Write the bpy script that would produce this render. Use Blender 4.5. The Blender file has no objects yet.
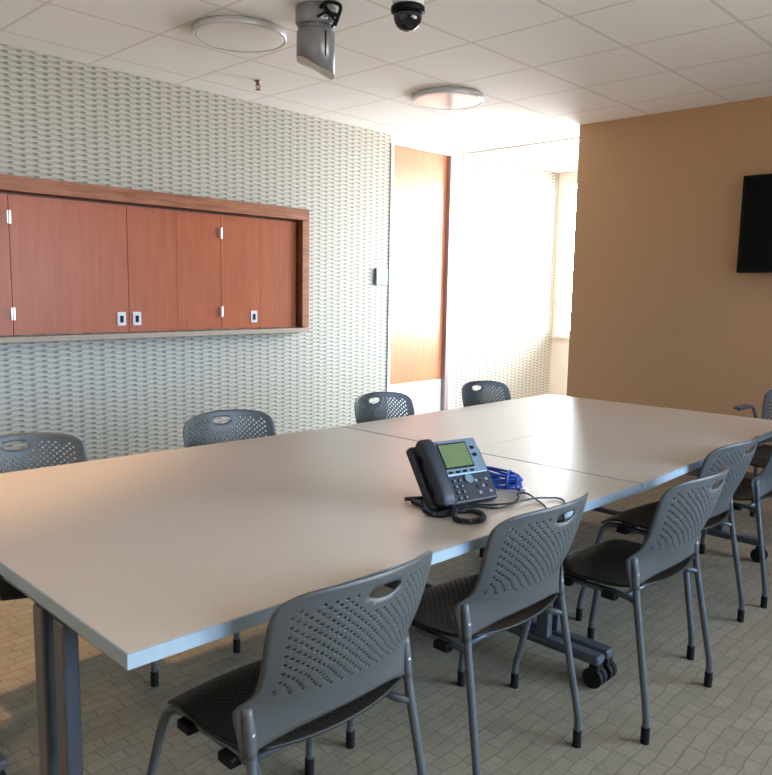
import bpy, bmesh, math, random
from mathutils import Vector, Matrix
random.seed(7)
PI = math.pi
CAMZ = 1.375
CEIL = 2.74
COL = bpy.context.scene.collection

# ------------------------------------------------------------------ materials
def new_mat(name):
    m = bpy.data.materials.new(name); m.use_nodes = True
    nt = m.node_tree
    return m, nt, nt.nodes['Principled BSDF']

def mat(name, col, rough=.5, metal=0., noise=0., nscale=40., bump=0., bscale=200., spec=.5, coat=0.):
    m, nt, b = new_mat(name)
    b.inputs['Base Color'].default_value = (*col, 1)
    b.inputs['Roughness'].default_value = rough
    b.inputs['Metallic'].default_value = metal
    b.inputs['Specular IOR Level'].default_value = spec
    b.inputs['Coat Weight'].default_value = coat
    tc = nt.nodes.new('ShaderNodeTexCoord')
    if noise > 0:
        n = nt.nodes.new('ShaderNodeTexNoise'); n.inputs['Scale'].default_value = nscale
        n.inputs['Detail'].default_value = 4
        nt.links.new(tc.outputs['Object'], n.inputs['Vector'])
        r = nt.nodes.new('ShaderNodeValToRGB')
        r.color_ramp.elements[0].position = .3; r.color_ramp.elements[1].position = .7
        r.color_ramp.elements[0].color = (*[c*(1-noise) for c in col], 1)
        r.color_ramp.elements[1].color = (*[min(1, c*(1+noise)) for c in col], 1)
        nt.links.new(n.outputs['Fac'], r.inputs['Fac'])
        nt.links.new(r.outputs['Color'], b.inputs['Base Color'])
    if bump > 0:
        n = nt.nodes.new('ShaderNodeTexNoise'); n.inputs['Scale'].default_value = bscale
        nt.links.new(tc.outputs['Object'], n.inputs['Vector'])
        bp = nt.nodes.new('ShaderNodeBump'); bp.inputs['Strength'].default_value = bump
        bp.inputs['Distance'].default_value = .002
        nt.links.new(n.outputs['Fac'], bp.inputs['Height'])
        nt.links.new(bp.outputs['Normal'], b.inputs['Normal'])
    return m

class NB:
    """tiny helper for maths nodes"""
    def __init__(s, nt): s.nt = nt
    def m(s, op, a, b=None, c=None, clamp=False):
        n = s.nt.nodes.new('ShaderNodeMath'); n.operation = op; n.use_clamp = clamp
        for i, v in enumerate((a, b, c)):
            if v is None: continue
            if isinstance(v, (int, float)): n.inputs[i].default_value = v
            else: s.nt.links.new(v, n.inputs[i])
        return n.outputs[0]
    def mix(s, f, a, b):
        n = s.nt.nodes.new('ShaderNodeMix'); n.data_type = 'RGBA'
        if isinstance(f, (int, float)): n.inputs[0].default_value = f
        else: s.nt.links.new(f, n.inputs[0])
        for i, v in ((6, a), (7, b)):
            if isinstance(v, tuple): n.inputs[i].default_value = (*v, 1)
            else: s.nt.links.new(v, n.inputs[i])
        return n.outputs[2]

def wallpaper():
    m, nt, b = new_mat('woven_wallpaper'); nb = NB(nt)
    tc = nt.nodes.new('ShaderNodeTexCoord'); sp = nt.nodes.new('ShaderNodeSeparateXYZ')
    nz = nt.nodes.new('ShaderNodeTexNoise'); nz.inputs['Scale'].default_value = 14; nz.inputs['Detail'].default_value = 2
    nt.links.new(tc.outputs['Object'], nz.inputs['Vector'])
    nt.links.new(tc.outputs['Object'], sp.inputs[0])
    x = sp.outputs[0]
    wob = nb.m('MULTIPLY', nb.m('SUBTRACT', nz.outputs['Fac'], .5), .016)
    z = nb.m('ADD', sp.outputs[2], wob)
    PX, PZ = .0755, .0330
    cu = nb.m('DIVIDE', x, PX)
    col = nb.m('FLOOR', cu)
    odd = nb.m('MODULO', nb.m('ADD', col, 100), 2)
    fx = nb.m('SUBTRACT', nb.m('FRACT', cu), .5)
    rz = nb.m('ADD', nb.m('DIVIDE', z, PZ), nb.m('MULTIPLY', odd, .5))
    fz = nb.m('SUBTRACT', nb.m('FRACT', rz), .5)
    # lens shaped dark gap at each crossing
    ex = nb.m('POWER', nb.m('DIVIDE', fx, .29), 2)
    ez = nb.m('POWER', nb.m('DIVIDE', fz, .26), 2)
    d = nb.m('SUBTRACT', 1, nb.m('ADD', ex, ez), clamp=True)
    dash = nb.m('MULTIPLY', d, 1.5, clamp=True)
    # soft wave shading of the strands
    ph = nb.m('ADD', nb.m('DIVIDE', z, PZ), nb.m('MULTIPLY', nb.m('ABSOLUTE', nb.m('SUBTRACT', nb.m('MODULO', nb.m('ADD', cu, 100), 2), 1)), .5))
    strand = nb.m('ABSOLUTE', nb.m('SINE', nb.m('MULTIPLY', ph, PI)))
    c1 = nb.mix(strand, (.27, .265, .215), (.45, .440, .375))
    c2 = nb.mix(dash, c1, (.150, .158, .128))
    n2 = nt.nodes.new('ShaderNodeTexNoise'); n2.inputs['Scale'].default_value = 3.5
    nt.links.new(tc.outputs['Object'], n2.inputs['Vector'])
    c3 = nb.mix(nb.m('MULTIPLY', n2.outputs['Fac'], .22), c2, (.33, .29, .27))
    nt.links.new(c3, b.inputs['Base Color'])
    b.inputs['Roughness'].default_value = .6
    bp = nt.nodes.new('ShaderNodeBump'); bp.inputs['Strength'].default_value = .35; bp.inputs['Distance'].default_value = .003
    nt.links.new(nb.m('SUBTRACT', strand, dash), bp.inputs['Height'])
    nt.links.new(bp.outputs['Normal'], b.inputs['Normal'])
    return m

def wood(name, dark, light, rough=.35, scale=1., axis='z', coat=.0, spec=.5):
    m, nt, b = new_mat(name); nb = NB(nt)
    tc = nt.nodes.new('ShaderNodeTexCoord'); mp = nt.nodes.new('ShaderNodeMapping')
    s = [14*scale, 14*scale, 14*scale]; s['xyz'.index(axis)] = 1.2*scale
    mp.inputs['Scale'].default_value = s
    nt.links.new(tc.outputs['Object'], mp.inputs['Vector'])
    n = nt.nodes.new('ShaderNodeTexNoise'); n.inputs['Scale'].default_value = 2.5; n.inputs['Detail'].default_value = 6
    n.inputs['Distortion'].default_value = .6
    nt.links.new(mp.outputs[0], n.inputs['Vector'])
    n2 = nt.nodes.new('ShaderNodeTexNoise'); n2.inputs['Scale'].default_value = 2.2
    nt.links.new(tc.outputs['Object'], n2.inputs['Vector'])
    f = nb.m('ADD', nb.m('MULTIPLY', n.outputs['Fac'], .7), nb.m('MULTIPLY', n2.outputs['Fac'], .3))
    r = nt.nodes.new('ShaderNodeValToRGB')
    r.color_ramp.elements[0].position = .35; r.color_ramp.elements[1].position = .68
    r.color_ramp.elements[0].color = (*dark, 1); r.color_ramp.elements[1].color = (*light, 1)
    nt.links.new(f, r.inputs['Fac']); nt.links.new(r.outputs['Color'], b.inputs['Base Color'])
    b.inputs['Roughness'].default_value = rough
    b.inputs['Specular IOR Level'].default_value = spec
    b.inputs['Coat Weight'].default_value = coat
    b.inputs['Coat Roughness'].default_value = .20
    return m

def carpet():
    m, nt, b = new_mat('flagstone_carpet'); nb = NB(nt)
    tc = nt.nodes.new('ShaderNodeTexCoord')
    nz = nt.nodes.new('ShaderNodeTexNoise'); nz.inputs['Scale'].default_value = 10.; nz.inputs['Detail'].default_value = 1
    nt.links.new(tc.outputs['Object'], nz.inputs['Vector'])
    sub = nt.nodes.new('ShaderNodeVectorMath'); sub.operation = 'SUBTRACT'; sub.inputs[1].default_value = (.5, .5, .5)
    nt.links.new(nz.outputs['Color'], sub.inputs[0])
    sc = nt.nodes.new('ShaderNodeVectorMath'); sc.operation = 'SCALE'; sc.inputs['Scale'].default_value = .030
    nt.links.new(sub.outputs[0], sc.inputs[0])
    ad = nt.nodes.new('ShaderNodeVectorMath'); ad.operation = 'ADD'
    nt.links.new(tc.outputs['Object'], ad.inputs[0]); nt.links.new(sc.outputs[0], ad.inputs[1])
    def brick(rot, bw, rh, mort, off, sq):
        mp = nt.nodes.new('ShaderNodeMapping'); mp.inputs['Rotation'].default_value = (0, 0, rot)
        nt.links.new(ad.outputs[0], mp.inputs['Vector'])
        k = nt.nodes.new('ShaderNodeTexBrick')
        k.inputs['Scale'].default_value = 1; k.inputs['Brick Width'].default_value = bw
        k.inputs['Row Height'].default_value = rh; k.inputs['Mortar Size'].default_value = mort
        k.inputs['Mortar Smooth'].default_value = .35
        k.offset = off; k.squash = sq; k.squash_frequency = 3
        k.inputs['Color1'].default_value = (.0, .0, .0, 1); k.inputs['Color2'].default_value = (1, 1, 1, 1)
        nt.links.new(mp.outputs[0], k.inputs['Vector'])
        return k
    k1 = brick(0, .088, .050, .0024, .5, 1.4)
    k2 = brick(PI/2+.02, .15, .100, .0020, .37, .8)
    vor = nt.nodes.new('ShaderNodeTexVoronoi'); vor.feature = 'DISTANCE_TO_EDGE'; vor.inputs['Scale'].default_value = 11.
    nt.links.new(ad.outputs[0], vor.inputs['Vector'])
    vl = nb.m('LESS_THAN', vor.outputs['Distance'], .016)
    cell = nb.mix(k1.outputs['Color'], (.200, .168, .112), (.250, .213, .146))
    big = nt.nodes.new('ShaderNodeTexNoise'); big.inputs['Scale'].default_value = 3.; big.inputs['Detail'].default_value = 3
    nt.links.new(tc.outputs['Object'], big.inputs['Vector'])
    cell = nb.mix(nb.m('MULTIPLY', big.outputs['Fac'], .45), cell, (.215, .195, .148))
    lines = nb.m('MAXIMUM', nb.m('MAXIMUM', k1.outputs['Fac'], nb.m('MULTIPLY', k2.outputs['Fac'], .55)), nb.m('MULTIPLY', vl, .35))
    c = nb.mix(nb.m('MULTIPLY', lines, .66), cell, (.098, .088, .066))
    fib = nt.nodes.new('ShaderNodeTexNoise'); fib.inputs['Scale'].default_value = 350
    nt.links.new(tc.outputs['Object'], fib.inputs['Vector'])
    c = nb.mix(nb.m('MULTIPLY', fib.outputs['Fac'], .3), c, (.18, .165, .125))
    nt.links.new(c, b.inputs['Base Color'])
    b.inputs['Roughness'].default_value = .9; b.inputs['Specular IOR Level'].default_value = .15
    bp = nt.nodes.new('ShaderNodeBump'); bp.inputs['Strength'].default_value = .3; bp.inputs['Distance'].default_value = .003
    nt.links.new(nb.m('SUBTRACT', fib.outputs['Fac'], lines), bp.inputs['Height'])
    nt.links.new(bp.outputs['Normal'], b.inputs['Normal'])
    return m

def ceiling_tiles():
    m, nt, b = new_mat('acoustic_tile'); nb = NB(nt)
    tc = nt.nodes.new('ShaderNodeTexCoord'); sp = nt.nodes.new('ShaderNodeSeparateXYZ')
    nt.links.new(tc.outputs['Object'], sp.inputs[0])
    P = .6095; hw = .009
    def line(c, off):
        u = nb.m('FRACT', nb.m('DIVIDE', nb.m('SUBTRACT', c, off), P))
        d = nb.m('MULTIPLY', nb.m('MINIMUM', u, nb.m('SUBTRACT', 1, u)), P)
        return nb.m('LESS_THAN', d, hw), d
    lx, dx = line(sp.outputs[0], 2.274)
    ly, dy = line(sp.outputs[1], 3.937)
    inside = nb.m('LESS_THAN', sp.outputs[0], 6.19)
    l = nb.m('MULTIPLY', nb.m('MAXIMUM', lx, ly), inside)
    n = nt.nodes.new('ShaderNodeTexNoise'); n.inputs['Scale'].default_value = 130; n.inputs['Detail'].default_value = 3
    nt.links.new(tc.outputs['Object'], n.inputs['Vector'])
    base = nb.mix(n.outputs['Fac'], (.80, .79, .775), (.88, .875, .86))
    nt.links.new(nb.mix(l, base, (.69, .66, .63)), b.inputs['Base Color'])
    b.inputs['Roughness'].default_value = .85; b.inputs['Specular IOR Level'].default_value = .2
    bp = nt.nodes.new('ShaderNodeBump'); bp.inputs['Strength'].default_value = .25; bp.inputs['Distance'].default_value = .003
    nt.links.new(nb.m('SUBTRACT', nb.m('MULTIPLY', n.outputs['Fac'], .5), l), bp.inputs['Height'])
    nt.links.new(bp.outputs['Normal'], b.inputs['Normal'])
    return m

def glass():
    m = bpy.data.materials.new('window_glass'); m.use_nodes = True; nt = m.node_tree
    nt.nodes.remove(nt.nodes['Principled BSDF'])
    tr = nt.nodes.new('ShaderNodeBsdfTransparent'); gl = nt.nodes.new('ShaderNodeBsdfGlossy')
    gl.inputs['Roughness'].default_value = .02
    fr = nt.nodes.new('ShaderNodeFresnel'); fr.inputs['IOR'].default_value = 1.3
    mx = nt.nodes.new('ShaderNodeMixShader')
    nt.links.new(fr.outputs[0], mx.inputs[0]); nt.links.new(tr.outputs[0], mx.inputs[1]); nt.links.new(gl.outputs[0], mx.inputs[2])
    nt.links.new(mx.outputs[0], nt.nodes['Material Output'].inputs[0])
    return m

def emit(name, col, s):
    m, nt, b = new_mat(name)
    b.inputs['Base Color'].default_value = (*col, 1)
    b.inputs['Emission Color'].default_value = (*col, 1); b.inputs['Emission Strength'].default_value = s
    return m

M = dict(
    wallpaper=wallpaper(), carpet=carpet(), ceiling=ceiling_tiles(), glass=glass(),
    tan=mat('tan_wallcovering', (.49, .305, .165), .65, noise=.06, nscale=60, bump=.3, bscale=400, spec=.35),
    white=mat('white_paint', (.78, .78, .76), .55, noise=.02),
    offwhite=mat('offwhite_paint', (.70, .68, .63), .7, noise=.03, nscale=5),
    cherry=wood('cherry_veneer', (.33, .085, .033), (.40, .112, .045), rough=.38, spec=.28),
    cherry_trim=wood('dark_cherry_trim', (.20, .068, .030), (.38, .145, .065), rough=.45, spec=.3, scale=1.4, axis='x'),
    door=wood('orange_door_veneer', (.52, .17, .075), (.62, .22, .10), rough=.30, coat=.28),
    ledge=mat('grey_ledge', (.34, .265, .195), .6, noise=.1, nscale=20),
    interior=mat('dark_reveal', (.06, .022, .012), .6, noise=.1),
    steel=mat('brushed_steel', (.62, .62, .62), .35, metal=1., noise=.05, nscale=150),
    post=mat('bronze_frame', (.30, .25, .24), .4, metal=.3, noise=.05),
    laminate=mat('cream_laminate', (.45, .400, .335), .33, noise=.02, nscale=90, spec=.5),
    edge=mat('grey_edge_band', (.26, .325, .36), .6, noise=.03, nscale=60, spec=.2),
    tablemetal=mat('grey_table_metal', (.085, .095, .11), .38, metal=.4, noise=.05, nscale=120),
    black=mat('black_rubber', (.008, .008, .008), .7, noise=.1, spec=.2),
    plastic=mat('graphite_plastic', (.064, .066, .062), .47, noise=.05, nscale=80, bump=.15, bscale=600),
    seatplastic=mat('dark_seat_plastic', (.015, .0145, .013), .5, noise=.06, nscale=80, bump=.15, bscale=600, spec=.3),
    tube=mat('grey_painted_tube', (.115, .127, .135), .36, metal=.5, noise=.04, nscale=90),
    diffuser=mat('white_light_diffuser', (.84, .82, .80), .16, noise=.01, spec=.6),
    rim=mat('silver_rim', (.62, .62, .63), .4, metal=.3, noise=.03),
    canister=mat('grey_canister', (.27, .28, .29), .36, metal=.5, noise=.05, nscale=60),
    domeblack=mat('smoked_dome', (.010, .010, .012), .12, noise=.1, spec=.6),
    brass=mat('sprinkler_metal', (.22, .14, .12), .4, metal=.7, noise=.1),
    screen=mat('black_screen', (.003, .003, .003), .30, noise=.05, spec=.08),
    bezel=mat('black_bezel', (.006, .006, .007), .5, noise=.05, spec=.15),
    cyan=mat('pale_plastic', (.20, .40, .43), .45, noise=.02),
    greyplastic=mat('grey_device_side', (.16, .17, .18), .5, noise=.03),
    phone=mat('charcoal_phone_plastic', (.010, .014, .022), .48, noise=.05, nscale=200, bump=.1, bscale=900),
    phonesilver=mat('silver_blue_fascia', (.135, .20, .24), .4, metal=.3, noise=.02),
    lcd=mat('green_lcd', (.115, .155, .062), .25, noise=.04, nscale=60),
    keys=mat('grey_keys', (.22, .25, .28), .45, noise=.03),
    bluecable=mat('blue_cable', (.012, .06, .30), .4, noise=.05),
    blackcable=mat('black_cable', (.015, .017, .022), .45, noise=.05),
    clearplug=mat('pale_plug', (.62, .66, .68), .3, noise=.02),
    warmlamp=emit('warm_lamp', (1., .72, .42), 6.),
    trimgrey=mat('grey_trim', (.62, .62, .62), .5, noise=.02),
)

# ------------------------------------------------------------------ mesh helpers
def link(name, bm, m, parent=None, smooth=False, mw=None):
    me = bpy.data.meshes.new(name)
    bmesh.ops.recalc_face_normals(bm, faces=bm.faces)
    bm.to_mesh(me); bm.free()
    for mm in (m if isinstance(m, (list, tuple)) else [m]): me.materials.append(mm)
    if smooth:
        for p in me.polygons: p.use_smooth = True
    o = bpy.data.objects.new(name, me); COL.objects.link(o)
    if parent: o.parent = parent
    return o

def tag(o, label, cat=None, group=None, kind=None):
    if label: o['label'] = label
    if cat: o['category'] = cat
    if group: o['group'] = group
    if kind: o['kind'] = kind
    return o

def struct(name, bm, m, smooth=False, parent=None):
    o = link(name, bm, m, parent, smooth)
    if parent is None: o['kind'] = 'structure'
    return o

def empty(name, loc, rz=0):
    o = bpy.data.objects.new(name, None); COL.objects.link(o)
    o.location = loc; o.rotation_euler = (0, 0, rz); o.empty_display_size = .1
    return o

def box(bm, x0, x1, y0, y1, z0, z1, bev=0., seg=2, mi=0):
    r = bmesh.ops.create_cube(bm, size=1)
    vs = r['verts']
    for v in vs:
        v.co = Vector(((x0+x1)/2 + v.co.x*(x1-x0), (y0+y1)/2 + v.co.y*(y1-y0), (z0+z1)/2 + v.co.z*(z1-z0)))
    fs = set(f for v in vs for f in v.link_faces)
    if bev > 0:
        es = list(set(e for v in vs for e in v.link_edges))
        r2 = bmesh.ops.bevel(bm, geom=es, offset=bev, segments=seg, profile=.5, affect='EDGES')
        fs = set(r2['faces']) | set(f for f in fs if f.is_valid)
    for f in fs: f.material_index = mi
    return bm

def B(*a, **k):
    bm = bmesh.new(); return box(bm, *a, **k)

def cyl(bm, c, r, h, seg=32, r2=None, axis='z', mi=0):
    mtx = Matrix.Translation(c)
    if axis == 'x': mtx = mtx @ Matrix.Rotation(PI/2, 4, 'Y')
    if axis == 'y': mtx = mtx @ Matrix.Rotation(PI/2, 4, 'X')
    r_ = bmesh.ops.create_cone(bm, cap_ends=True, cap_tris=False, segments=seg, radius1=r, radius2=r if r2 is None else r2, depth=h, matrix=mtx)
    for v in r_['verts']:
        for f in v.link_faces: f.material_index = mi
    return bm

def lathe(bm, prof, c=(0, 0, 0), seg=40):
    """prof: list of (r, z)"""
    rings = []
    for r, z in prof:
        if r < 1e-5: rings.append([bm.verts.new((c[0], c[1], c[2]+z))])
        else: rings.append([bm.verts.new((c[0]+r*math.cos(2*PI*i/seg), c[1]+r*math.sin(2*PI*i/seg), c[2]+z)) for i in range(seg)])
    for a, b in zip(rings, rings[1:]):
        for i in range(seg):
            j = (i+1) % seg
            if len(a) == 1 and len(b) == 1: continue
            if len(a) == 1: bm.faces.new((a[0], b[i], b[j]))
            elif len(b) == 1: bm.faces.new((a[i], a[j], b[0]))
            else: bm.faces.new((a[i], a[j], b[j], b[i]))
    return bm

def catmull(pts, n=8):
    pts = [Vector(p) for p in pts]
    out = []
    P = [pts[0]*2-pts[1]] + pts + [pts[-1]*2-pts[-2]]
    for i in range(1, len(P)-2):
        for k in range(n):
            t = k/n
            a, b, c, d = P[i-1], P[i], P[i+1], P[i+2]
            out.append(.5*((2*b)+(-a+c)*t+(2*a-5*b+4*c-d)*t*t+(-a+3*b-3*c+d)*t**3))
    out.append(pts[-1])
    return out

def tube(bm, pts, r, seg=10, sm=0, caps=True):
    pts = catmull(pts, sm) if sm else [Vector(p) for p in pts]
    t0 = (pts[1]-pts[0]).normalized()
    up = Vector((0, 0, 1)) if abs(t0.z) < .9 else Vector((1, 0, 0))
    nrm = t0.cross(up).normalized()
    rings = []; prev = t0
    for i, p in enumerate(pts):
        if i == 0: t = t0
        elif i == len(pts)-1: t = (pts[i]-pts[i-1]).normalized()
        else: t = (pts[i+1]-pts[i-1]).normalized()
        q = prev.rotation_difference(t); nrm = (q @ nrm).normalized(); prev = t
        bn = t.cross(nrm).normalized()
        rr = r[i] if isinstance(r, (list, tuple)) else r
        rings.append([bm.verts.new(p + (nrm*math.cos(2*PI*k/seg)+bn*math.sin(2*PI*k/seg))*rr) for k in range(seg)])
    for a, b in zip(rings, rings[1:]):
        for k in range(seg):
            bm.faces.new((a[k], a[(k+1) % seg], b[(k+1) % seg], b[k]))
    if caps:
        bm.faces.new(rings[0][::-1]); bm.faces.new(rings[-1])
    return bm

def copy_tree(o, parent=None):
    c = o.copy(); COL.objects.link(c)
    if parent: c.parent = parent
    for ch in list(o.children): copy_tree(ch, c)
    return c

def poly_prism(bm, pts, z0, z1, bev=0):
    lo = [bm.verts.new((x, y, z0)) for x, y in pts]; hi = [bm.verts.new((x, y, z1)) for x, y in pts]
    bm.faces.new(lo[::-1]); bm.faces.new(hi)
    n = len(pts)
    for i in range(n): bm.faces.new((lo[i], lo[(i+1) % n], hi[(i+1) % n], hi[i]))
    return bm

# ------------------------------------------------------------------ the room
WX0, WX1 = -1.7, 5.733          # west face, east (tan) face
WY0, WY1 = -2.3, 4.79           # south face, north (wallpaper) face
AX = 7.88                       # end wall of the alcove
TANY = 3.315                    # free end of the tan wall
AY = .9                         # south wall of the alcove

struct('floor', B(WX0-.1, AX+.2, WY0-.1, WY1+.12, -.1, 0), M['carpet'])
struct('ceiling', B(WX0-.1, AX+.2, WY0-.1, WY1+.12, CEIL, CEIL+.1), M['ceiling'])
bm = B(WX0-.1, 5.035, WY1, WY1+.12, 0, CEIL)
box(bm, 5.98, AX+.2, WY1, WY1+.12, 0, CEIL)
struct('wall_north', bm, M['wallpaper'])
struct('trim_1', B(5.035, 5.98, WY1, WY1+.12, 2.665, CEIL), M['white'])          # header above the door
struct('trim_2', B(5.035, 5.066, WY1-.012, WY1+.10, 0, 2.665), M['white'])       # white jamb
struct('trim_3', B(5.915, 5.98, WY1-.012, WY1+.10, 0, 2.665), M['white'])
struct('trim_4', B(5.845, 5.915, WY1-.035, WY1+.10, 0, 2.665, bev=.004), M['post'])  # frame post
dr = struct('door_1', B(5.068, 5.843, WY1+.012, WY1+.055, .49, 2.66), M['door'])
bm = B(5.068, 5.843, WY1+.010, WY1+.057, .008, .488)
kp = link('kick_plate', bm, mat('pale_kick_plate', (.74, .76, .78), .35, noise=.02), dr); kp['label'] = 'pale metal kick plate across the foot of the door'

struct('wall_east', B(WX1, WX1+.10, WY0-.1, TANY, 0, CEIL), M['tan'])
struct('baseboard_east', B(WX1-.012, WX1-.0005, WY0, TANY, 0, .10), mat('brown_base', (.10, .075, .05), .6, noise=.05))
struct('trim_5', B(6.165, 6.195, TANY-2.3, WY1-.002, CEIL-.012, CEIL-.0005), M['trimgrey'])   # ceiling edge bar
struct('wall_west', B(WX0-.1, WX0, WY0, WY1, 0, CEIL), M['offwhite'])
struct('baseboard_north', B(WX0, 5.03, WY1-.012, WY1-.0005, 0, .10), mat('grey_base', (.20, .20, .19), .6, noise=.05))

def window_wall(wallname, axis, pos, thick, a0, a1, openings, z0, z1, wallmat, n0):
    """wall in the plane axis=pos, from a0 to a1 along the other axis, with openings"""
    bm = bmesh.new()
    def bx(bm_, u0, u1, za, zb, p0=pos, p1=pos+thick, bev=0):
        p0, p1 = min(p0, p1), max(p0, p1)
        if axis == 'x': box(bm_, p0, p1, u0, u1, za, zb, bev)
        else: box(bm_, u0, u1, p0, p1, za, zb, bev)
    bx(bm, a0, a1, 0, z0); bx(bm, a0, a1, z1, CEIL)
    edges = [a0] + [v for o in openings for v in o] + [a1]
    for i in range(0, len(edges), 2):
        if edges[i+1]-edges[i] > 1e-4: bx(bm, edges[i], edges[i+1], z0, z1)
    struct(wallname, bm, wallmat)
    s = 1 if thick > 0 else -1
    for k, (u0, u1) in enumerate(openings):
        f = bmesh.new(); e = .045
        q0, q1 = pos+s*.02, pos+s*.07
        bx(f, u0, u0+e, z0, z1, q0, q1); bx(f, u1-e, u1, z0, z1, q0, q1)
        bx(f, u0+e, u1-e, z0, z0+e, q0, q1); bx(f, u0+e, u1-e, z1-e, z1, q0, q1)
        fo = struct('window_%d' % (n0+k), f, M['white'])
        g = bmesh.new(); bx(g, u0+e, u1-e, z0+e, z1-e, pos+s*.042, pos+s*.048)
        link('window_pane', g, M['glass'], fo)
        sl = bmesh.new(); bx(sl, u0-.02, u1+.02, z0-.03, z0-.001, pos-s*.06, pos-s*.0005, .004)
        link('window_sill', sl, M['white'], fo)

window_wall('wall_alcove_end', 'x', AX, .14, AY, WY1, [(AY+.15, 2.02), (2.10, 3.38), (3.46, 4.74)], .87, 2.66, M['white'], 1)
window_wall('wall_south', 'y', WY0, -.12, WX0, WX1, [(.85, 2.30), (2.45, 3.90), (4.05, 5.50)], .80, 2.45, M['offwhite'], 4)
window_wall('wall_alcove_south', 'y', AY, -.12, WX1+.10, AX, [(6.0, 6.85), (6.95, 7.75)], .35, 2.66, M['white'], 7)  # windows in this wall are unseen, added to brighten the alcove wallpaper

# ------------------------------------------------------------------ wall cabinet
CY = 4.70                                    # front of the frame
cab = empty('wall_cabinet', (2.55, WY1-.002, .0))
tag(cab, 'long cherry wood cabinet with folding doors hung on the woven wallpaper', 'cabinet')
def cb(name, m, x0, x1, y0, y1, z0, z1, bev=0., par=cab):
    return link(name, B(x0-2.55, x1-2.55, y0-WY1+.002, y1-WY1+.002, z0, z1, bev), m, par)
XL, XR = .93, 4.015
ZT, ZB = 1.993, 1.035
ct = cb('top_rail', M['cherry_trim'], XL, XR, CY, WY1-.003, ZT-.088, ZT, .003)
cb('side_rail', M['cherry_trim'], XR-.072, XR, CY, WY1-.003, ZB+.022, ZT-.089, .003)
cb('side_rail', M['cherry_trim'], XL, XL+.072, CY, WY1-.003, ZB+.022, ZT-.089, .003)
cb('ledge', M['ledge'], XL-.003, XR+.003, CY-.010, WY1-.003, ZB-.018, ZB+.018, .004)['label'] = 'grey brown ledge along the bottom'
cb('back_panel', M['interior'], XL+.073, XR-.073, WY1-.012, WY1-.004, ZB+.023, ZT-.089)
DY = 4.748
zd0, zd1 = ZB+.026, ZT-.104
leaf = [1.005, 1.735, 2.478, 3.206, 3.912]
for i in range(4):
    a, b_ = leaf[i], leaf[i+1]
    bm = bmesh.new(); mid = (a+b_)/2
    gp = 0. if i == 1 else .001
    box(bm, a+.002-2.55, mid-gp-2.55, DY-WY1, DY+.02-WY1, zd0, zd1)
    box(bm, mid+gp-2.55, b_-.002-2.55, DY-WY1, DY+.02-WY1, zd0, zd1)
    d = link('door', bm, M['cherry'], cab)
    hx = {0: leaf[0]+.055, 1: leaf[2]-.055, 2: leaf[2]+.055, 3: mid-.06}[i]
    h = bmesh.new()
    box(h, hx-.030-2.55, hx+.030-2.55, DY-.004-WY1, DY-.0005-WY1, zd0+.042, zd0+.132, .0015, 1)
    ho = link('flush_pull', h, mat('silver_pull', (.60, .62, .64), .35, noise=.02) if 'silver_pull' not in bpy.data.materials else bpy.data.materials['silver_pull'], d); ho['label'] = 'silver recessed finger pull with dark slot'
    if True:
        h = B(hx-.009-2.55, hx+.009-2.55, DY-.0055-WY1, DY-.0042-WY1, zd0+.062, zd0+.108)
        # slot lives in the pull mesh
        tmp = bmesh.new(); tmp.from_mesh(ho.data)
        box(tmp, hx-.012-2.55, hx+.012-2.55, DY-.0058-WY1, DY-.0041-WY1, zd0+.062, zd0+.108, mi=1)
        tmp.to_mesh(ho.data); tmp.free(); ho.data.materials.append(M['black']); h.free()
for hx, par in ((leaf[1], 0), (leaf[3], 0)):
    for hz in (zd0+.09, zd1-.17):
        h = B(hx-.012-2.55, hx+.012-2.55, DY-.008-WY1, DY-.001-WY1, hz, hz+.075, .002, 1)
        cyl(h, (hx-2.55, DY-.010-WY1, hz+.0375), .0055, .078, 12)
        link('hinge', h, M['steel'], cab)

# ------------------------------------------------------------------ wall devices
t = empty('thermostat', (4.85, WY1, 1.41))
tag(t, 'small pale cyan control box fixed to the wallpaper beside the door', 'thermostat')
link('housing', B(0, .145, -.012, 0, 0, .15, .003), M['greyplastic'], t)
link('cover', B(.003, .142, -.028, -.0125, .003, .147, .003), M['cyan'], t)
link('display', B(.04, .105, -.0295, -.0283, .065, .118), mat('pale_display', (.42, .60, .62), .3, noise=.02), t)

tv = empty('wall_television', (WX1-.001, 1.36, 1.87))
tag(tv, 'black flat television hung on the tan wall', 'television')
link('screen_housing', B(-.10, -.045, -.595, .595, -.335, .335, .006), M['bezel'], tv)
link('screen', B(-.104, -.1005, -.575, .575, -.312, .318, .001, 1), M['screen'], tv)
link('wall_bracket', B(-.045, -.001, -.2, .2, -.15, .15), M['black'], tv)

# ------------------------------------------------------------------ ceiling things
def ceiling_light(x, y, label, lit=False):
    o = empty('ceiling_light', (x, y, CEIL-.001)); tag(o, label, 'ceiling light', 'round ceiling lights')
    bm = bmesh.new()
    lathe(bm, [(.246, -.001), (.252, -.004), (.252, -.032), (.247, -.037), (.240, -.037), (.240, -.030), (.10, -.028), (.0, -.028)], seg=72)
    link('rim', bm, M['rim'], o, True)
    bm = bmesh.new()
    lathe(bm, [(.0, -.031), (.2395, -.031), (.2395, -.0350), (.225, -.0365), (.12, -.0375), (0, -.038)], seg=72)
    link('diffuser', bm, M['diffuser'], o, True)
    return o
ceiling_light(2.533, 3.55, 'round white ceiling light with silver rim above the wall cabinet')
ceiling_light(4.311, 3.55, 'round white ceiling light with silver rim in front of the orange door')

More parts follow.
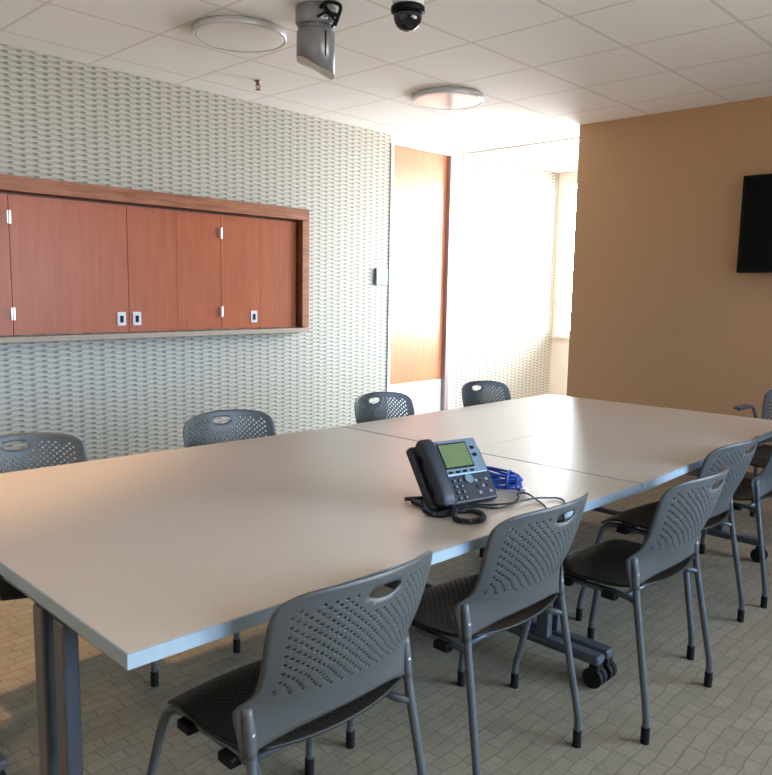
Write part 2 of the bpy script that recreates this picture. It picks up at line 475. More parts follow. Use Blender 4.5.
s = empty('sprinkler', (3.19, 4.27, CEIL-.001)); tag(s, 'small dark red metal fire sprinkler head hanging from the ceiling', 'sprinkler')
bm = bmesh.new(); lathe(bm, [(0, -.001), (.022, -.001), (.024, -.006), (.012, -.010), (.014, -.03), (0, -.03)], seg=24); link('escutcheon', bm, M['brass'], s, True)
bm = bmesh.new(); tube(bm, [(-.014, 0, -.028), (-.016, 0, -.04), (-.004, 0, -.058)], .003, 8); tube(bm, [(.014, 0, -.028), (.016, 0, -.04), (.004, 0, -.058)], .003, 8)
cyl(bm, (0, 0, -.045), .003, .03, 8); link('frame_arms', bm, M['brass'], s, True)
bm = bmesh.new(); cyl(bm, (0, 0, -.060), .018, .003, 16); link('deflector', bm, M['brass'], s)

# grey canister hanging from the ceiling
cn = empty('ceiling_canister', (2.575, 2.975, CEIL-.001)); tag(cn, 'grey metal canister with slanted open end hanging from the ceiling', 'canister fixture')
R_ = .094
bm = bmesh.new(); lathe(bm, [(0, -.001), (R_*1.04, -.001), (R_*1.06, -.006), (R_*1.06, -.078), (R_*.97, -.090), (R_*.90, -.092), (0, -.092)], seg=56)
link('mount_collar', bm, M['canister'], cn, True)
bm = bmesh.new(); lathe(bm, [(0, -.0925), (R_*.91, -.092), (R_*.91, -.112), (0, -.112)], seg=48); link('neck', bm, M['greyplastic'], cn, True)
bm = bmesh.new(); seg = 72; rings = []
# right direction of the camera view in the plan, used as the long side of the cut
cut = math.atan2(-.72, .69)
def cutz(a):
    d = math.cos(a-cut)
    return -.280 - .040*d - .007*math.sin(3*(a-cut)-.6)
for kind in range(5):
    ring = []
    for i in range(seg):
        a = 2*PI*i/seg
        rr, z = {0: (R_*.93, -.112), 1: (R_, -.120), 2: (R_, cutz(a)), 3: (R_*.93, cutz(a)), 4: (R_*.93, -.300+0*a)}[kind]
        if kind == 4: z = cutz(a)+.022
        ring.append(bm.verts.new((rr*math.cos(a), rr*math.sin(a), z)))
    rings.append(ring)
for a_, b_ in zip(rings, rings[1:]):
    for i in range(seg): bm.faces.new((a_[i], a_[(i+1) % seg], b_[(i+1) % seg], b_[i]))
bm.faces.new(rings[0])
link('body', bm, M['canister'], cn, True)
bm = bmesh.new(); ring = [bm.verts.new((R_*1.0*math.cos(2*PI*i/seg), R_*1.0*math.sin(2*PI*i/seg), cutz(2*PI*i/seg)-.0015)) for i in range(seg)]
c0 = bm.verts.new((0, 0, -.2815))
for i in range(seg): bm.faces.new((ring[i], ring[(i+1) % seg], c0))
link('lens', bm, M['white'], cn)['label'] = 'white cover closing the slanted end'
# groove strip on the body
ga = cut - .95
bm = bmesh.new()
for k in range(2):
    pass
pts = [Vector(((R_+.001)*math.cos(ga+da), (R_+.001)*math.sin(ga+da), z)) for z in (-.13, -.245) for da in (-.05, .05)]
vs = [bm.verts.new(p) for p in pts]; 
vs2 = [bm.verts.new(Vector((p.x*.95, p.y*.95, p.z))) for p in pts]
bm.faces.new((vs[0], vs[1], vs[3], vs[2])); bm.faces.new((vs2[0], vs2[2], vs2[3], vs2[1]))
for a_, b_ in ((0, 1), (1, 3), (3, 2), (2, 0)): bm.faces.new((vs[a_], vs[b_], vs2[b_], vs2[a_]))
link('groove', bm, M['black'], cn)
bm = bmesh.new()
e1 = Vector((math.cos(cut), math.sin(cut), 0)); e2 = Vector((-.72, -.69, 0)).normalized()
def cp(a, b, z): return e1*a + e2*b + Vector((0, 0, z))
tube(bm, [cp(.03, .10, -.03), cp(.07, .115, -.012), cp(.125, .09, -.02), cp(.115, .085, -.07), cp(.10, .085, -.11)], .009, 8, sm=6)
tube(bm, [cp(.02, .10, -.075), cp(.06, .11, -.06), cp(.10, .10, -.09), cp(.085, .09, -.12)], .006, 8, sm=6)
tube(bm, [cp(.05, .11, -.03), cp(.075, .115, -.06), cp(.115, .09, -.065)], .010, 8, sm=6)
link('bracket', bm, M['black'], cn, True)

dm = empty('dome_camera', (2.60, 2.385, CEIL-.001)); tag(dm, 'black dome security camera on a white ceiling mount', 'security camera')
bm = bmesh.new(); lathe(bm, [(0, -.001), (.074, -.001), (.076, -.02), (.070, -.10), (.069, -.122), (0, -.122)], seg=48); link('mount', bm, M['white'], dm, True)
bm = bmesh.new(); lathe(bm, [(0, -.123), (.066, -.123), (.075, -.129), (.075, -.147), (.066, -.155), (0, -.155)], seg=48); link('ring', bm, M['bezel'], dm, True)
bm = bmesh.new(); pr = [(.063*math.sin(a), -.156-.010-.063*math.cos(a)) for a in [i*PI/2/14 for i in range(15)]]
lathe(bm, [(0, -.156)]+[(.063, -.156)]+[(r, z) for r, z in reversed(pr)], seg=48); link('dome', bm, M['domeblack'], dm, True)

def downlight(x, y, power, label, spot=1.9, col=(1., .63, .35)):
    o = empty('recessed_downlight', (x, y, CEIL-.0005)); tag(o, label, 'downlight', 'warm recessed downlights')
    bm = bmesh.new(); lathe(bm, [(.085, -.0005), (.085, -.006), (.07, -.008), (.068, -.0005)], seg=32); link('trim_ring', bm, M['white'], o, True)
    bm = bmesh.new(); lathe(bm, [(0, -.001), (.067, -.001), (.067, -.003), (0, -.003)], seg=32); link('lamp', bm, M['warmlamp'], o)
    ld = bpy.data.lights.new('downlight_bulb', 'SPOT'); ld.energy = power; ld.color = col
    ld.spot_size = spot; ld.spot_blend = .5; ld.shadow_soft_size = .06
    lo = bpy.data.objects.new('downlight_bulb', ld); COL.objects.link(lo); lo.parent = o; lo.location = (0, 0, -.02)
    return o
DL = 1.0
downlight(.55, 3.35, 230*DL, 'warm recessed downlight beyond the left end of the table', 1.35)
downlight(1.15, -.9, 40*DL, 'added warm fill lamp behind the camera, unseen')  # unseen lamp, added as a mild warm fill
downlight(4.9, .6, 45*DL, 'warm recessed downlight in front of the television')
downlight(-.95, 1.45, 70*DL, 'added warm fill lamp by the west wall, unseen')  # unseen lamp added to warm the left-facing table edges and posts

# ------------------------------------------------------------------ tables
def training_table(A, B_, C_, D_, label, lx0, lx1, banded):
    """A near-left, B near-right, C far-right, D far-left corners of the top"""
    cx = sum(p[0] for p in (A, B_, C_, D_))/4; cy = sum(p[1] for p in (A, B_, C_, D_))/4
    o = empty('training_table', (cx, cy, 0)); tag(o, label, 'table', 'tables pushed together')
    loc = lambda p: (p[0]-cx, p[1]-cy)
    P = [loc(p) for p in (A, B_, C_, D_)]
    def inset(P, d):
        c = (sum(p[0] for p in P)/4, sum(p[1] for p in P)/4)
        return [(p[0]-math.copysign(d, p[0]-c[0]), p[1]-math.copysign(d, p[1]-c[1])) for p in P]
    I = inset(P, .0035)
    if 2 not in banded: I[2] = (I[2][0], P[2][1]); I[3] = (I[3][0], P[3][1])
    if 0 not in banded: I[0] = (I[0][0], P[0][1]); I[1] = (I[1][0], P[1][1])
    bm = poly_prism(bmesh.new(), I, .712, .740)
    link('tabletop', bm, M['laminate'], o)
    bm = bmesh.new()
    Pi = inset(P, .0034)
    for i in banded:
        a, b, c, d = P[i], P[(i+1) % 4], Pi[(i+1) % 4], Pi[i]
        lo = [bm.verts.new((*q, .7115)) for q in (a, b, c, d)]; hi = [bm.verts.new((*q, .7395)) for q in (a, b, c, d)]
        bm.faces.new(lo[::-1]); bm.faces.new(hi)
        for k in range(4): bm.faces.new((lo[k], lo[(k+1) % 4], hi[(k+1) % 4], hi[k]))
    link('edge_band', bm, M['edge'], o)['label'] = 'blue grey edge strip'
    yL, yR = (P[0][1]+P[3][1])/2, (P[1][1]+P[2][1])/2
    for lx, ymid in ((lx0-cx, yL), (lx1-cx, yR)):
        bm = bmesh.new()
        for yy in (ymid+.055, ymid-.050): box(bm, lx-.017, lx+.017, yy-.025, yy+.025, .11, .690, .006)
        c_ = .012 if lx < 0 else -.012
        box(bm, lx+c_-.028, lx+c_+.028, ymid-.25, ymid+.25, .694, .7105, .003)
        lg = link('leg', bm, M['tablemetal'], o)
        bm = bmesh.new(); box(bm, lx-.028, lx+.028, ymid-.285, ymid+.285, .085, .120, .012, 3)
        link('foot', bm, M['tablemetal'], lg)
        for yy in (ymid-.262, ymid+.262):
            bm = bmesh.new()
            for sx in (-.014, .014): 
                cyl(bm, (lx+sx, yy, .0365), .036, .020, 28, axis='x')
            cyl(bm, (lx, yy, .0385), .012, .045, 12, axis='x')
            box(bm, lx-.02, lx+.02, yy-.02, yy+.015, .06, .086, .004)
            link('caster', bm, M['black'], lg)
    bm = bmesh.new(); tube(bm, [(lx0-cx+.035, yL, .66), (lx1-cx-.035, yR, .66)], .02, 12)
    link('cross_beam', bm, M['tablemetal'], o)
    return o
g = .0015
A = (.590, 1.168); Bn = (2.394, 1.082); Cm = (2.352, 2.535); Dl = (.605, 2.655)
mid = lambda p, q: ((p[0]+q[0])/2, (p[1]+q[1])/2)
mL, mR = mid(A, Dl), mid(Bn, Cm)
dn = lambda p, s: (p[0], p[1]+s)
training_table(A, Bn, dn(mR, -.0001), dn(mL, -.0001), 'cream topped table nearest the camera with the desk phone on it', .620, 2.335, (0, 1, 3))
training_table(dn(mL, .0001), dn(mR, .0001), Cm, Dl, 'cream topped table at the left on the cabinet side', .64, 2.32, (1, 2, 3))
E1 = (2.3985, 1.082); F1 = (4.175, 1.112); G1 = (4.10, 2.505); H1 = (2.3565, 2.535)
mE, mF = mid(E1, H1), mid(F1, G1)
training_table(E1, F1, dn(mF, -.0008), dn(mE, -.0008), 'cream topped table at the far right before the television', 2.405, 4.10, (0, 1, 3))
training_table(dn(mE, .0008), dn(mF, .0008), G1, H1, 'cream topped table at the far end nearest the orange door', 2.41, 4.05, (1, 2, 3))

# ------------------------------------------------------------------ chair
def interp(tab, z):
    if z <= tab[0][0]: return tab[0][1]
    for (a, va), (b, vb) in zip(tab, tab[1:]):
        if z <= b:
            t = (z-a)/(b-a); return va+(vb-va)*t
    return tab[-1][1]
HW = [(.46, .238), (.555, .249), (.572, .248), (.582, .238), (.596, .224), (.615, .218), (.66, .220), (.70, .223), (.74, .226), (.77, .226), (.79, .225), (.805, .222), (.818, .216), (.829, .206)]
YC = [(.46, -.196), (.50, -.205), (.55, -.220), (.60, -.240), (.65, -.262), (.70, -.280), (.75, -.296), (.80, -.308), (.83, -.316)]
def back_y(x, z):
    k = interp([(.46, .65), (.57, 1.42), (.65, 1.40), (.75, 1.45), (.83, 1.5)], z)
    return interp(YC, z) + k*x*x

def perforated(fn, NU, NV, is_hole, is_cut, size, name, m, parent, thick, snap=None):
    """a grid surface fn(u,v)->co, with small holes in chosen cells, given a thickness"""
    bm = bmesh.new()
    V = {}
    def vert(i, j):
        if (i, j) not in V: V[(i, j)] = bm.verts.new(fn(i/NU, j/NV, True))
        return V[(i, j)]
    for i in range(NU):
        for j in range(NV):
            u, v = (i+.5)/NU, (j+.5)/NV
            if is_cut and is_cut(u, v): continue
            c = [vert(i, j), vert(i+1, j), vert(i+1, j+1), vert(i, j+1)]
            if is_hole(i, j, u, v):
                a = size/2
                q = [bm.verts.new(fn((i+.5+dx*a)/NU, (j+.5+dy*a)/NV, False)) for dx, dy in ((-1, -1), (1, -1), (1, 1), (-1, 1))]
                for k in range(4): bm.faces.new((c[k], c[(k+1) % 4], q[(k+1) % 4], q[k]))
            else:
                bm.faces.new(c)
    o = link(name, bm, m, parent, True)
    return o

def make_solid(o, thick, off=-1):
    md = o.modifiers.new('thickness', 'SOLIDIFY'); md.thickness = thick; md.offset = off; md.use_even_offset = False

def make_chair(name, armrests=False):
    t = empty(name, (0, 0, 0))
    # backrest
    sx, sz, sa, sb = 0., .793, .047, .020
    def zrange(u):
        x = abs(2*u-1)
        zb = .515 - .050*x**2.2
        zt = .831 - .016*x**2 - .015*x**9
        return zb, zt
    def pos(u, v):
        zb, zt = zrange(u)
        z = zb+(zt-zb)*v
        zz = .46+(.829-.46)*v if False else z
        hw = interp(HW, .465+(.829-.465)*v)
        x = (2*u-1)*hw
        return x, z
    def fn(u, v, snap):
        x, z = pos(u, v)
        if snap:
            sb_ = sb if z < sz else sb*.55
            rr = math.hypot((x-sx)/sa, (z-sz)/sb_)
            if .6 < rr < 1.0 + .0055/sb_*.9:
                k = 1/rr
                x = sx+(x-sx)*k; z = sz+(z-sz)*k
        return Vector((x, back_y(x, z), z))
    def slot(u, v):
        x, z = pos(u, v)
        return ((x-sx)/sa)**2+((z-sz)/(sb if z < sz else sb*.55))**2 < 1.0
    def hole(i, j, u, v):
        x, z = pos(u, v)
        if (i+j) % 2: return False
        if abs(x) > .190 or z > .797 or z < .590: return False
        if z > .785 and abs(x) > .155: return False
        if ((x-sx)/(sa+.022))**2+((z-sz)/(sb+.020))**2 < 1: return False
        return True
    b = perforated(fn, 42, 32, hole, slot, .70, 'backrest', M['plastic'], t, .005)
    make_solid(b, .0055, 0)
    # seat
    def sfn(u, v, snap):
        a, c = 2*u-1, 2*v-1
        x = .226*a*math.sqrt(1-.22*c*c*(1 if c > 0 else 1.15)); y = .212*c*math.sqrt(1-.26*a*a) + .010
        z = .452 - .014*(1-a*a)*(1-.5*c*c) + .004
        if c > .45: z -= .035*((c-.45)/.55)**2
        if c < -.4: z += .020*((-c-.4)/.6)**2
        return Vector((x, y, z))
    def shole(i, j, u, v):
        a, c = abs(2*u-1), 2*v-1
        return (i+j) % 2 == 0 and a < .80 and -.80 < c < .78 and a*a+c*c < 1.05
    s_ = perforated(sfn, 40, 38, shole, None, .42, 'seat', M['seatplastic'], t, .006)
    make_solid(s_, .007, 0)
    # legs
    rt = .0112
    for sd in (-1, 1):
        bm = bmesh.new()
        tube(bm, [(sd*.262, .236, .05), (sd*.261, .235, .085), (sd*.256, .226, .13), (sd*.232, .196, .30), (sd*.216, .178, .395), (sd*.205, .160, .421), (sd*.198, .125, .428), (sd*.196, .02, .426)], rt, 12, sm=5)
        lg = link('leg', bm, M['tube'], t, True)
        bm = bmesh.new(); cyl(bm, (sd*.262, .236, .0265), .0135, .053, 16); cp_ = link('foot_cap', bm, M['black'], lg); cp_['label'] = 'black rubber foot cap'
        bm = bmesh.new()
        tube(bm, [(sd*.244, -.236, .05), (sd*.244, -.235, .085), (sd*.242, -.228, .13), (sd*.229, -.186, .36), (sd*.2235, -.168, .465), (sd*.222, -.163, .52)], rt, 12, sm=5)
        lg = link('leg', bm, M['tube'], t, True)
        bm = bmesh.new(); cyl(bm, (sd*.244, -.236, .0265), .0135, .053, 16); cp_ = link('foot_cap', bm, M['black'], lg); cp_['label'] = 'black rubber foot cap'
        # socket sleeve of the backrest round the rear tube
        bm = bmesh.new()
        tube(bm, [(sd*.2235, -.166, .468), (sd*.223, -.160, .52), (sd*.2235, -.152, .566)], .0128, 12, sm=3)
        link('socket', bm, M['plastic'], b, True)
    bm = bmesh.new()
    for sd in (-1, 1):
        tube(bm, [(sd*.196, .025, .426), (sd*.196, -.10, .426), (sd*.200, -.15, .420), (sd*.226, -.176, .414)], .0105, 10, sm=4)
    tube(bm, [(-.196, .10, .424), (.196, .10, .424)], .009, 10)
    tube(bm, [(-.196, -.12, .424), (.196, -.12, .424)], .009, 10)
    link('frame', bm, M['tube'], t, True)
    for sd in (-1, 1):
        for yy in (.085, -.075):
            bm = bmesh.new(); x0, x1 = sorted((sd*.196, sd*.226)); box(bm, x0, x1, yy-.024, yy+.024, .408, .430, .004)
            link('bumper', bm, M['black'], t)
    if armrests:
        for sd in (-1, 1):
            bm = bmesh.new()
            tube(bm, [(sd*.222, -.165, .50), (sd*.245, -.19, .60), (sd*.262, -.16, .690), (sd*.262, -.10, .708), (sd*.262, .10, .712)], .010, 10, sm=6)
            ar = link('armrest', bm, M['tube'], t, True)
            bm = B(sd*.262-.020, sd*.262+.020, -.02, .14, .714, .734, .008, 3)
            link('arm_pad', bm, M['tube'], ar, True)
    return t

chair0 = make_chair('stacking_chair')
near = [
 (1.038, 1.282, -.7, 'grey plastic chair nearest the camera tucked under the near table, at the left'),
 (1.734, 1.288, -1.4, 'grey plastic chair directly in front of the desk phone'),
 (2.384, 1.138, -.8, 'grey plastic chair pulled out beside the seam between the near and far tables'),
 (3.033, 1.251, -2.1, 'grey plastic chair right behind the pulled out chair at the table seam'),
 (3.740, 1.219, -.3, 'grey plastic chair cut by the right edge, on the near side of the tables')]
far = [
 (.995, 2.515, 176., 'grey plastic chair facing the camera, cut by the left edge of the photo'),
 (1.860, 2.486, 176.5, 'grey plastic chair facing the camera under the middle cabinet doors'),
 (2.833, 2.470, 182., 'grey plastic chair facing the camera below the small pale wall control'),
 (3.663, 2.436, 178., 'grey plastic chair facing the camera just right of the orange door')]
first = True
for grp, L in (('grey chairs along the near side of the tables', near), ('grey chairs along the cabinet side of the tables', far)):
    for x, y, a, lab in L:
        c = chair0 if first else copy_tree(chair0)
        first = False
        c.location = (x, y, 0); c.rotation_euler = (0, 0, math.radians(a)); tag(c, lab, 'chair', grp)
ac = make_chair('armchair', True)
ac.location = (4.70, 1.26, 0); ac.rotation_euler = (0, 0, math.radians(90)); tag(ac, 'grey chair with tubular armrests at the head of the table before the tan wall', 'armchair')

# ------------------------------------------------------------------ desk phone
ph = empty('desk_phone', (1.744, 1.372, .7402), math.radians(-13))
tag(ph, 'charcoal office desk phone with silver fascia and green display on the near table', 'telephone')
TH = math.radians(52)
def slab(bm, u0, u1, s0, s1, h0, h1, bev=.004, seg=2, mi=0):
    """box on the inclined face: u across, s up the slope, h outwards from the face"""
    b2 = bmesh.new(); box(b2, u0, u1, s0, s1, h0, h1, bev, seg, mi)
    dy, dz = math.cos(TH), math.sin(TH)
    for v in b2.verts:
        u, s_, h = v.co
        v.co = Vector((u, -.062 + s_*dy - h*dz, .016 + s_*dz + h*dy))
    tmp = bpy.data.meshes.new('t'); b2.to_mesh(tmp); b2.free(); bm.from_mesh(tmp); bpy.data.meshes.remove(tmp)
    return bm
W2 = .125
bm = slab(bmesh.new(), -W2+.0, W2, 0, .200, -.030, 0, .007, 3)
body = link('body', bm, M['phone'], ph, True)
for p in body.data.polygons: p.use_smooth = False
bm = slab(bmesh.new(), -.052, .118, .086, .203, .0005, .008, .003); link('fascia', bm, M['phonesilver'], ph)
fas = ph.children[-1]; fas['label'] = 'silver blue upper fascia'
bm = slab(bmesh.new(), -.036, .076, .107, .192, .0083, .0105, .001, 1); link('display', bm, M['bezel'], ph)
dsp = ph.children[-1]
bm = slab(bmesh.new(), -.031, .071, .112, .187, .0107, .0115, .0003, 1); link('lcd', bm, M['lcd'], dsp)['label'] = 'green LCD panel'
for k in range(4):
    bm = slab(bmesh.new(), -.028+k*.027, -.014+k*.027, .0925, .0995, .0083, .0115, .001, 1); link('soft_key', bm, M['bezel'], ph)
for k in range(2):
    bm = slab(bmesh.new(), .086, .100, .140+k*.024, .150+k*.024, .0083, .0115, .001, 1); link('line_key', bm, M['bezel'], ph)
for r in range(4):
    for c in range(3):
        bm = slab(bmesh.new(), -.044+c*.022, -.030+c*.022, .010+r*.0185, .021+r*.0185, .0004, .0035, .0015, 1)
        k_ = link('dial_key', bm, M['phone'], ph)
        bm = slab(bmesh.new(), -.0395+c*.022, -.0345+c*.022, .0125+r*.0185, .0185+r*.0185, .0036, .0040, .0, 1)
        link('key_mark', bm, M['keys'], k_)
bm = bmesh.new()
ring = []
cu, cs = .040, .072
b2 = bmesh.new()
for i in range(24):
    a = 2*PI*i/24
for nm, a0, rr in (('navigation_key', 0, .015),):
    b3 = bmesh.new(); cyl(b3, (cu, cs, .003), rr, .005, 24)
    dy, dz = math.cos(TH), math.sin(TH)
    for v in b3.verts:
        u, s_, h = v.co; v.co = Vector((u, -.062+s_*dy-h*dz, .016+s_*dz+h*dy))
    link(nm, b3, M['phonesilver'], ph)
bm.free(); b2.free()
for r in range(3):
    for c in range(3):
        if (r, c) == (0, 1): continue
        bm = slab(bmesh.new(), .058+c*.020, .070+c*.020, .020+r*.020, .029+r*.020, .0004, .003, .0015, 1)
        link('feature_key', bm, M['keys'] if (r+c) % 2 == 0 else M['phone'], ph)
# logo mark, top left of the fascia (a row of small bars)
bm = bmesh.new()
for k, hh in enumerate((.003, .005, .0035, .005, .003)):
    slab(bm, -.042+k*.0032, -.0402+k*.0032, .194, .194+hh, .0081, .0086, 0, 1)
link('maker_mark', bm, M['bezel'], ph)
# handset in its cradle at the left
def hs(u, s_, h):
    dy, dz = math.cos(TH), math.sin(TH)
    return Vector((u, -.062+s_*dy-h*dz, .016+s_*dz+h*dy))
bm = bmesh.new()
path = [(-.090, .002, .020), (-.090, .018, .030), (-.090, .055, .036), (-.090, .100, .038), (-.090, .140, .036), (-.090, .170, .031), (-.090, .190, .018)]
pts = catmull(path, 6)
rings = []
n = len(pts)
for i, p in enumerate(pts):
    t_ = i/(n-1)
    w = .031 - .005*math.sin(PI*t_); th = .017 + .007*abs(2*t_-1)**1.5
    if i in (0, n-1): w *= .75; th *= .7
    tg = (pts[min(i+1, n-1)]-pts[max(i-1, 0)]).normalized()
    nn = Vector((0, -tg.z, tg.y))
    rg = []
    for k in range(20):
        a = 2*PI*k/20
        cx_, cy_ = math.cos(a), math.sin(a)
        q = p + Vector((1, 0, 0))*w*math.copysign(abs(cx_)**.6, cx_) + nn*th*math.copysign(abs(cy_)**.7, cy_)
        rg.append(bm.verts.new(hs(*q)))
    rings.append(rg)
for a_, b_ in zip(rings, rings[1:]):
    for k in range(20): bm.faces.new((a_[k], a_[(k+1) % 20], b_[(k+1) % 20], b_[k]))
bm.faces.new(rings[0][::-1]); bm.faces.new(rings[-1])
for s0 in (.020, .168):   # ear and mouth cups towards the cradle
    b3 = bmesh.new(); cyl(b3, (-.090, s0, .014), .024, .026, 28, r2=.022)
    for v in b3.verts: v.co = hs(*v.co)
    tmp = bpy.data.meshes.new('t'); b3.to_mesh(tmp); b3.free(); bm.from_mesh(tmp); bpy.data.meshes.remove(tmp)
hd = link('handset', bm, M['phone'], ph, True)
# stand behind and front lip
bm = bmesh.new()
box(bm, -.118, .118, -.045, .060, .0003, .014, .004)
link('base_foot', bm, M['phone'], ph)
bm = bmesh.new(); tube(bm, [(-.118, .086, .0075), (-.10, .060, .013), (-.08, .035, .018)], .0065, 10); tube(bm, [(.06, .05, .012), (.06, .045, .10)], .007, 10)
link('stand', bm, M['phone'], ph, True)
bm = slab(bmesh.new(), W2-.001, W2+.008, .02, .175, -.030, -.006, .003); link('side_rail', bm, M['phone'], ph)
# handset cord: coil loops on the table
def coil(path, R, r, turns):
    pts = catmull(path, 24); L = [0]
    for a_, b_ in zip(pts, pts[1:]): L.append(L[-1]+(b_-a_).length)
    out = []; N = turns*9
    for i in range(N+1):
        s_ = L[-1]*i/N
        k = max(j for j in range(len(L)) if L[j] <= s_+1e-9); k = min(k, len(pts)-2)
        f = (s_-L[k])/max(1e-9, L[k+1]-L[k]); p = pts[k].lerp(pts[k+1], f)
        tg = (pts[k+1]-pts[k]).normalized(); up = Vector((0, 0, 1)); sd = tg.cross(up).normalized(); u2 = sd.cross(tg)
        a = 2*PI*turns*i/N
        out.append(p+sd*R*math.cos(a)+u2*R*math.sin(a))
    return out
wp = [(1.600, 1.372, .030), (1.585, 1.345, .012), (1.592, 1.312, .0095), (1.620, 1.292, .0095), (1.655, 1.292, .0095), (1.690, 1.272, .0095), (1.694, 1.238, .0095),
      (1.668, 1.205, .0095), (1.630, 1.198, .0095), (1.600, 1.222, .0095), (1.604, 1.256, .0095), (1.632, 1.280, .020), (1.668, 1.318, .0095), (1.70, 1.345, .0095)]
ca_, sa_ = math.cos(math.radians(13)), math.sin(math.radians(13))
cord_path = [((x-1.744)*ca_-(y-1.372)*sa_, (x-1.744)*sa_+(y-1.372)*ca_, z) for x, y, z in wp]
bm = bmesh.new(); tube(bm, coil(cord_path, .0062, .0024, 75), .0025, 6)
link('handset_cord', bm, M['phone'], ph, True)

# ------------------------------------------------------------------ cables on the table
TZ = .7405
def cable(name, m, pts, r, label, group=None, sm=8):
    bm = bmesh.new(); tube(bm, [(x, y, TZ+z) for x, y, z in pts], r, 8, sm=sm)
    o = link(name, bm, m, None, True); tag(o, label, 'cable', group); return o
# blue network cable: a tied bundle of loops
bm = bmesh.new(); pts = []
c0x, c0y = 2.000, 1.400
for k in range(6):
    n = 18
    ax, ay = .085-.005*(k % 3), .032+.004*(k % 2)
    for i in range(n):
        a = 2*PI*i/n
        x_, y_ = ax*math.cos(a), ay*math.sin(a)*(1-.45*math.cos(a))
        ca, sa = math.cos(-1.15), math.sin(-1.15)
        pts.append((c0x+x_*ca-y_*sa+.003*math.sin(k*2.), c0y+x_*sa+y_*ca, TZ+.0055+.0078*k+.004*math.sin(2*a+k)+.012*max(0, -math.cos(a))))
pts += [(1.998, 1.318, TZ+.012), (2.000, 1.305, TZ+.006)]
tube(bm, pts, .0042, 8, sm=3)
nc = link('network_cable', bm, M['bluecable'], None, True); tag(nc, 'blue network cable coiled in a bundle beside the desk phone', 'cable')
bm = bmesh.new(); tube(bm, [(2.018+.034*math.cos(a), 1.362+.014*math.cos(a), TZ+.028+.026*math.sin(a)) for a in [2*PI*i/20 for i in range(21)]], .0048, 8)
link('tie', bm, M['bluecable'], nc, True)
bm = B(1.992, 2.012, 1.280, 1.302, TZ+.0005, TZ+.013, .002, 1); link('plug', bm, M['clearplug'], nc)['label'] = 'clear plug on the cable end'
cable('power_cord', M['blackcable'], [(1.70, 1.335, .004), (1.75, 1.290, .004), (1.79, 1.240, .004), (1.86, 1.240, .004), (1.925, 1.262, .004), (1.955, 1.285, .006), (1.972, 1.262, .009), (1.950, 1.215, .004), (1.915, 1.165, .004), (1.875, 1.130, .004), (1.850, 1.108, .004), (1.842, 1.098, .0), (1.840, 1.090, -.012), (1.840, 1.088, -.06), (1.842, 1.090, -.20)], .0030,
      'thin black cord crossing straight over the near table edge behind a chair back', 'cords from the phone')
cable('power_cord', M['blackcable'], [(1.74, 1.335, .004), (1.80, 1.275, .004), (1.85, 1.232, .009), (1.90, 1.222, .009), (1.945, 1.208, .0105), (1.990, 1.196, .005), (2.012, 1.178, .004), (2.002, 1.150, .004), (1.965, 1.125, .004), (1.925, 1.105, .004), (1.905, 1.094, .001), (1.896, 1.086, -.012), (1.894, 1.084, -.06), (1.894, 1.086, -.22)], .0030,
      'thin black cord that loops farthest right before dropping over the table edge', 'cords from the phone')

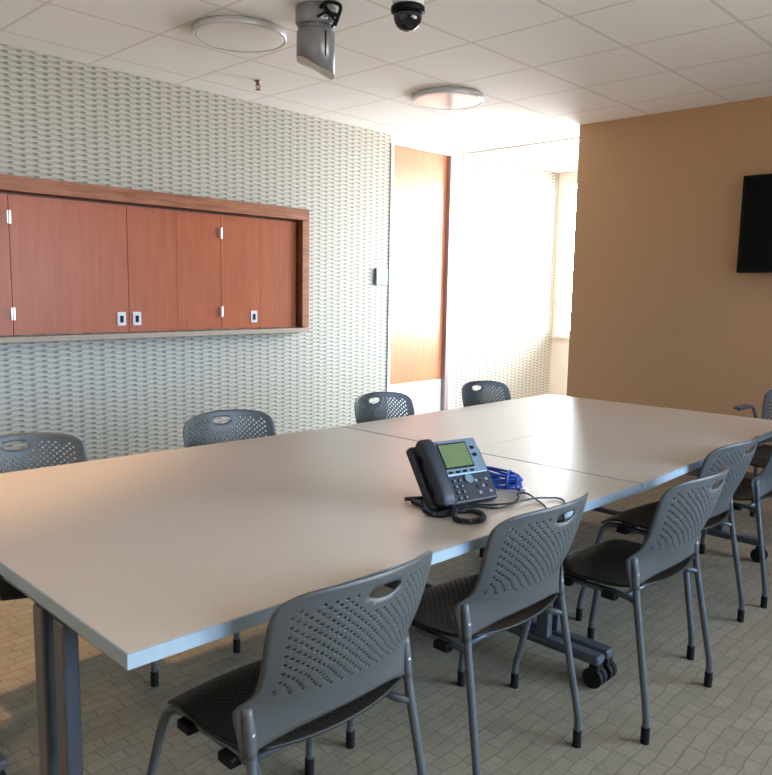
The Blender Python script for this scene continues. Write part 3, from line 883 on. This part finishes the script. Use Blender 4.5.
# ------------------------------------------------------------------ camera
yaw, pitch, roll, fpx = .761180866, .129648732, .0179941969, 754.79
f = Vector((math.cos(yaw)*math.cos(pitch), math.sin(yaw)*math.cos(pitch), -math.sin(pitch)))
r = Vector((math.sin(yaw), -math.cos(yaw), 0)); u = r.cross(f)
r2 = r*math.cos(roll)+u*math.sin(roll); u2 = -r*math.sin(roll)+u*math.cos(roll)
cam = bpy.data.cameras.new('camera'); co = bpy.data.objects.new('camera', cam); COL.objects.link(co)
co.matrix_world = Matrix(((r2.x, u2.x, -f.x, 0), (r2.y, u2.y, -f.y, 0), (r2.z, u2.z, -f.z, CAMZ), (0, 0, 0, 1)))
cam.sensor_fit = 'HORIZONTAL'; cam.sensor_width = 36; cam.lens = fpx*36/772; cam.clip_start = .02
bpy.context.scene.camera = co

# ------------------------------------------------------------------ daylight
w = bpy.data.worlds.new('sky'); bpy.context.scene.world = w; w.use_nodes = True
nt = w.node_tree; nb = NB(nt); bg = nt.nodes['Background']
tc = nt.nodes.new('ShaderNodeTexCoord'); sp = nt.nodes.new('ShaderNodeSeparateXYZ'); nt.links.new(tc.outputs['Generated'], sp.inputs[0])
east = nb.m('MULTIPLY_ADD', sp.outputs[0], .9, .25, clamp=True)
blue = (.24, .52, 1.0)
white = (.86, .95, 1.0)
skyc = nb.mix(east, blue, white)
strength = nb.m('MULTIPLY_ADD', east, 39.0, 4.7)
gnd = nb.m('MULTIPLY_ADD', sp.outputs[2], 12., .6, clamp=True)      # darker land below the horizon
skyc2 = nb.mix(gnd, nb.mix(east, (.50, .49, .48), (.60, .60, .61)), skyc)
nt.links.new(skyc2, bg.inputs['Color']); nt.links.new(strength, bg.inputs['Strength'])
def portal(loc, rot, sx, sy):
    ld = bpy.data.lights.new('window_portal', 'AREA'); ld.shape = 'RECTANGLE'; ld.size = sx; ld.size_y = sy; ld.cycles.is_portal = True
    o = bpy.data.objects.new('window_portal', ld); COL.objects.link(o); o.location = loc; o.rotation_euler = rot
portal((AX+.16, (AY+4.74)/2, 1.765), (0, PI/2, 0), 1.8, 3.75)
portal((6.85, AY-.14, 1.5), (-PI/2+PI, 0, 0), 1.9, 2.3)  # portal for the added alcove south windows
portal((3.175, WY0-.14, 1.625), (-PI/2+PI, 0, 0), 4.7, 1.65)

sc = bpy.context.scene
sc.view_settings.view_transform = 'Standard'; sc.view_settings.look = 'None'
sc.view_settings.exposure = 0.25; sc.view_settings.gamma = 1.0
sc.cycles.max_bounces = 8; sc.cycles.diffuse_bounces = 5; sc.cycles.glossy_bounces = 4; sc.cycles.transparent_max_bounces = 8
sc.cycles.use_denoising = True
sc.cycles.sample_clamp_indirect = 8
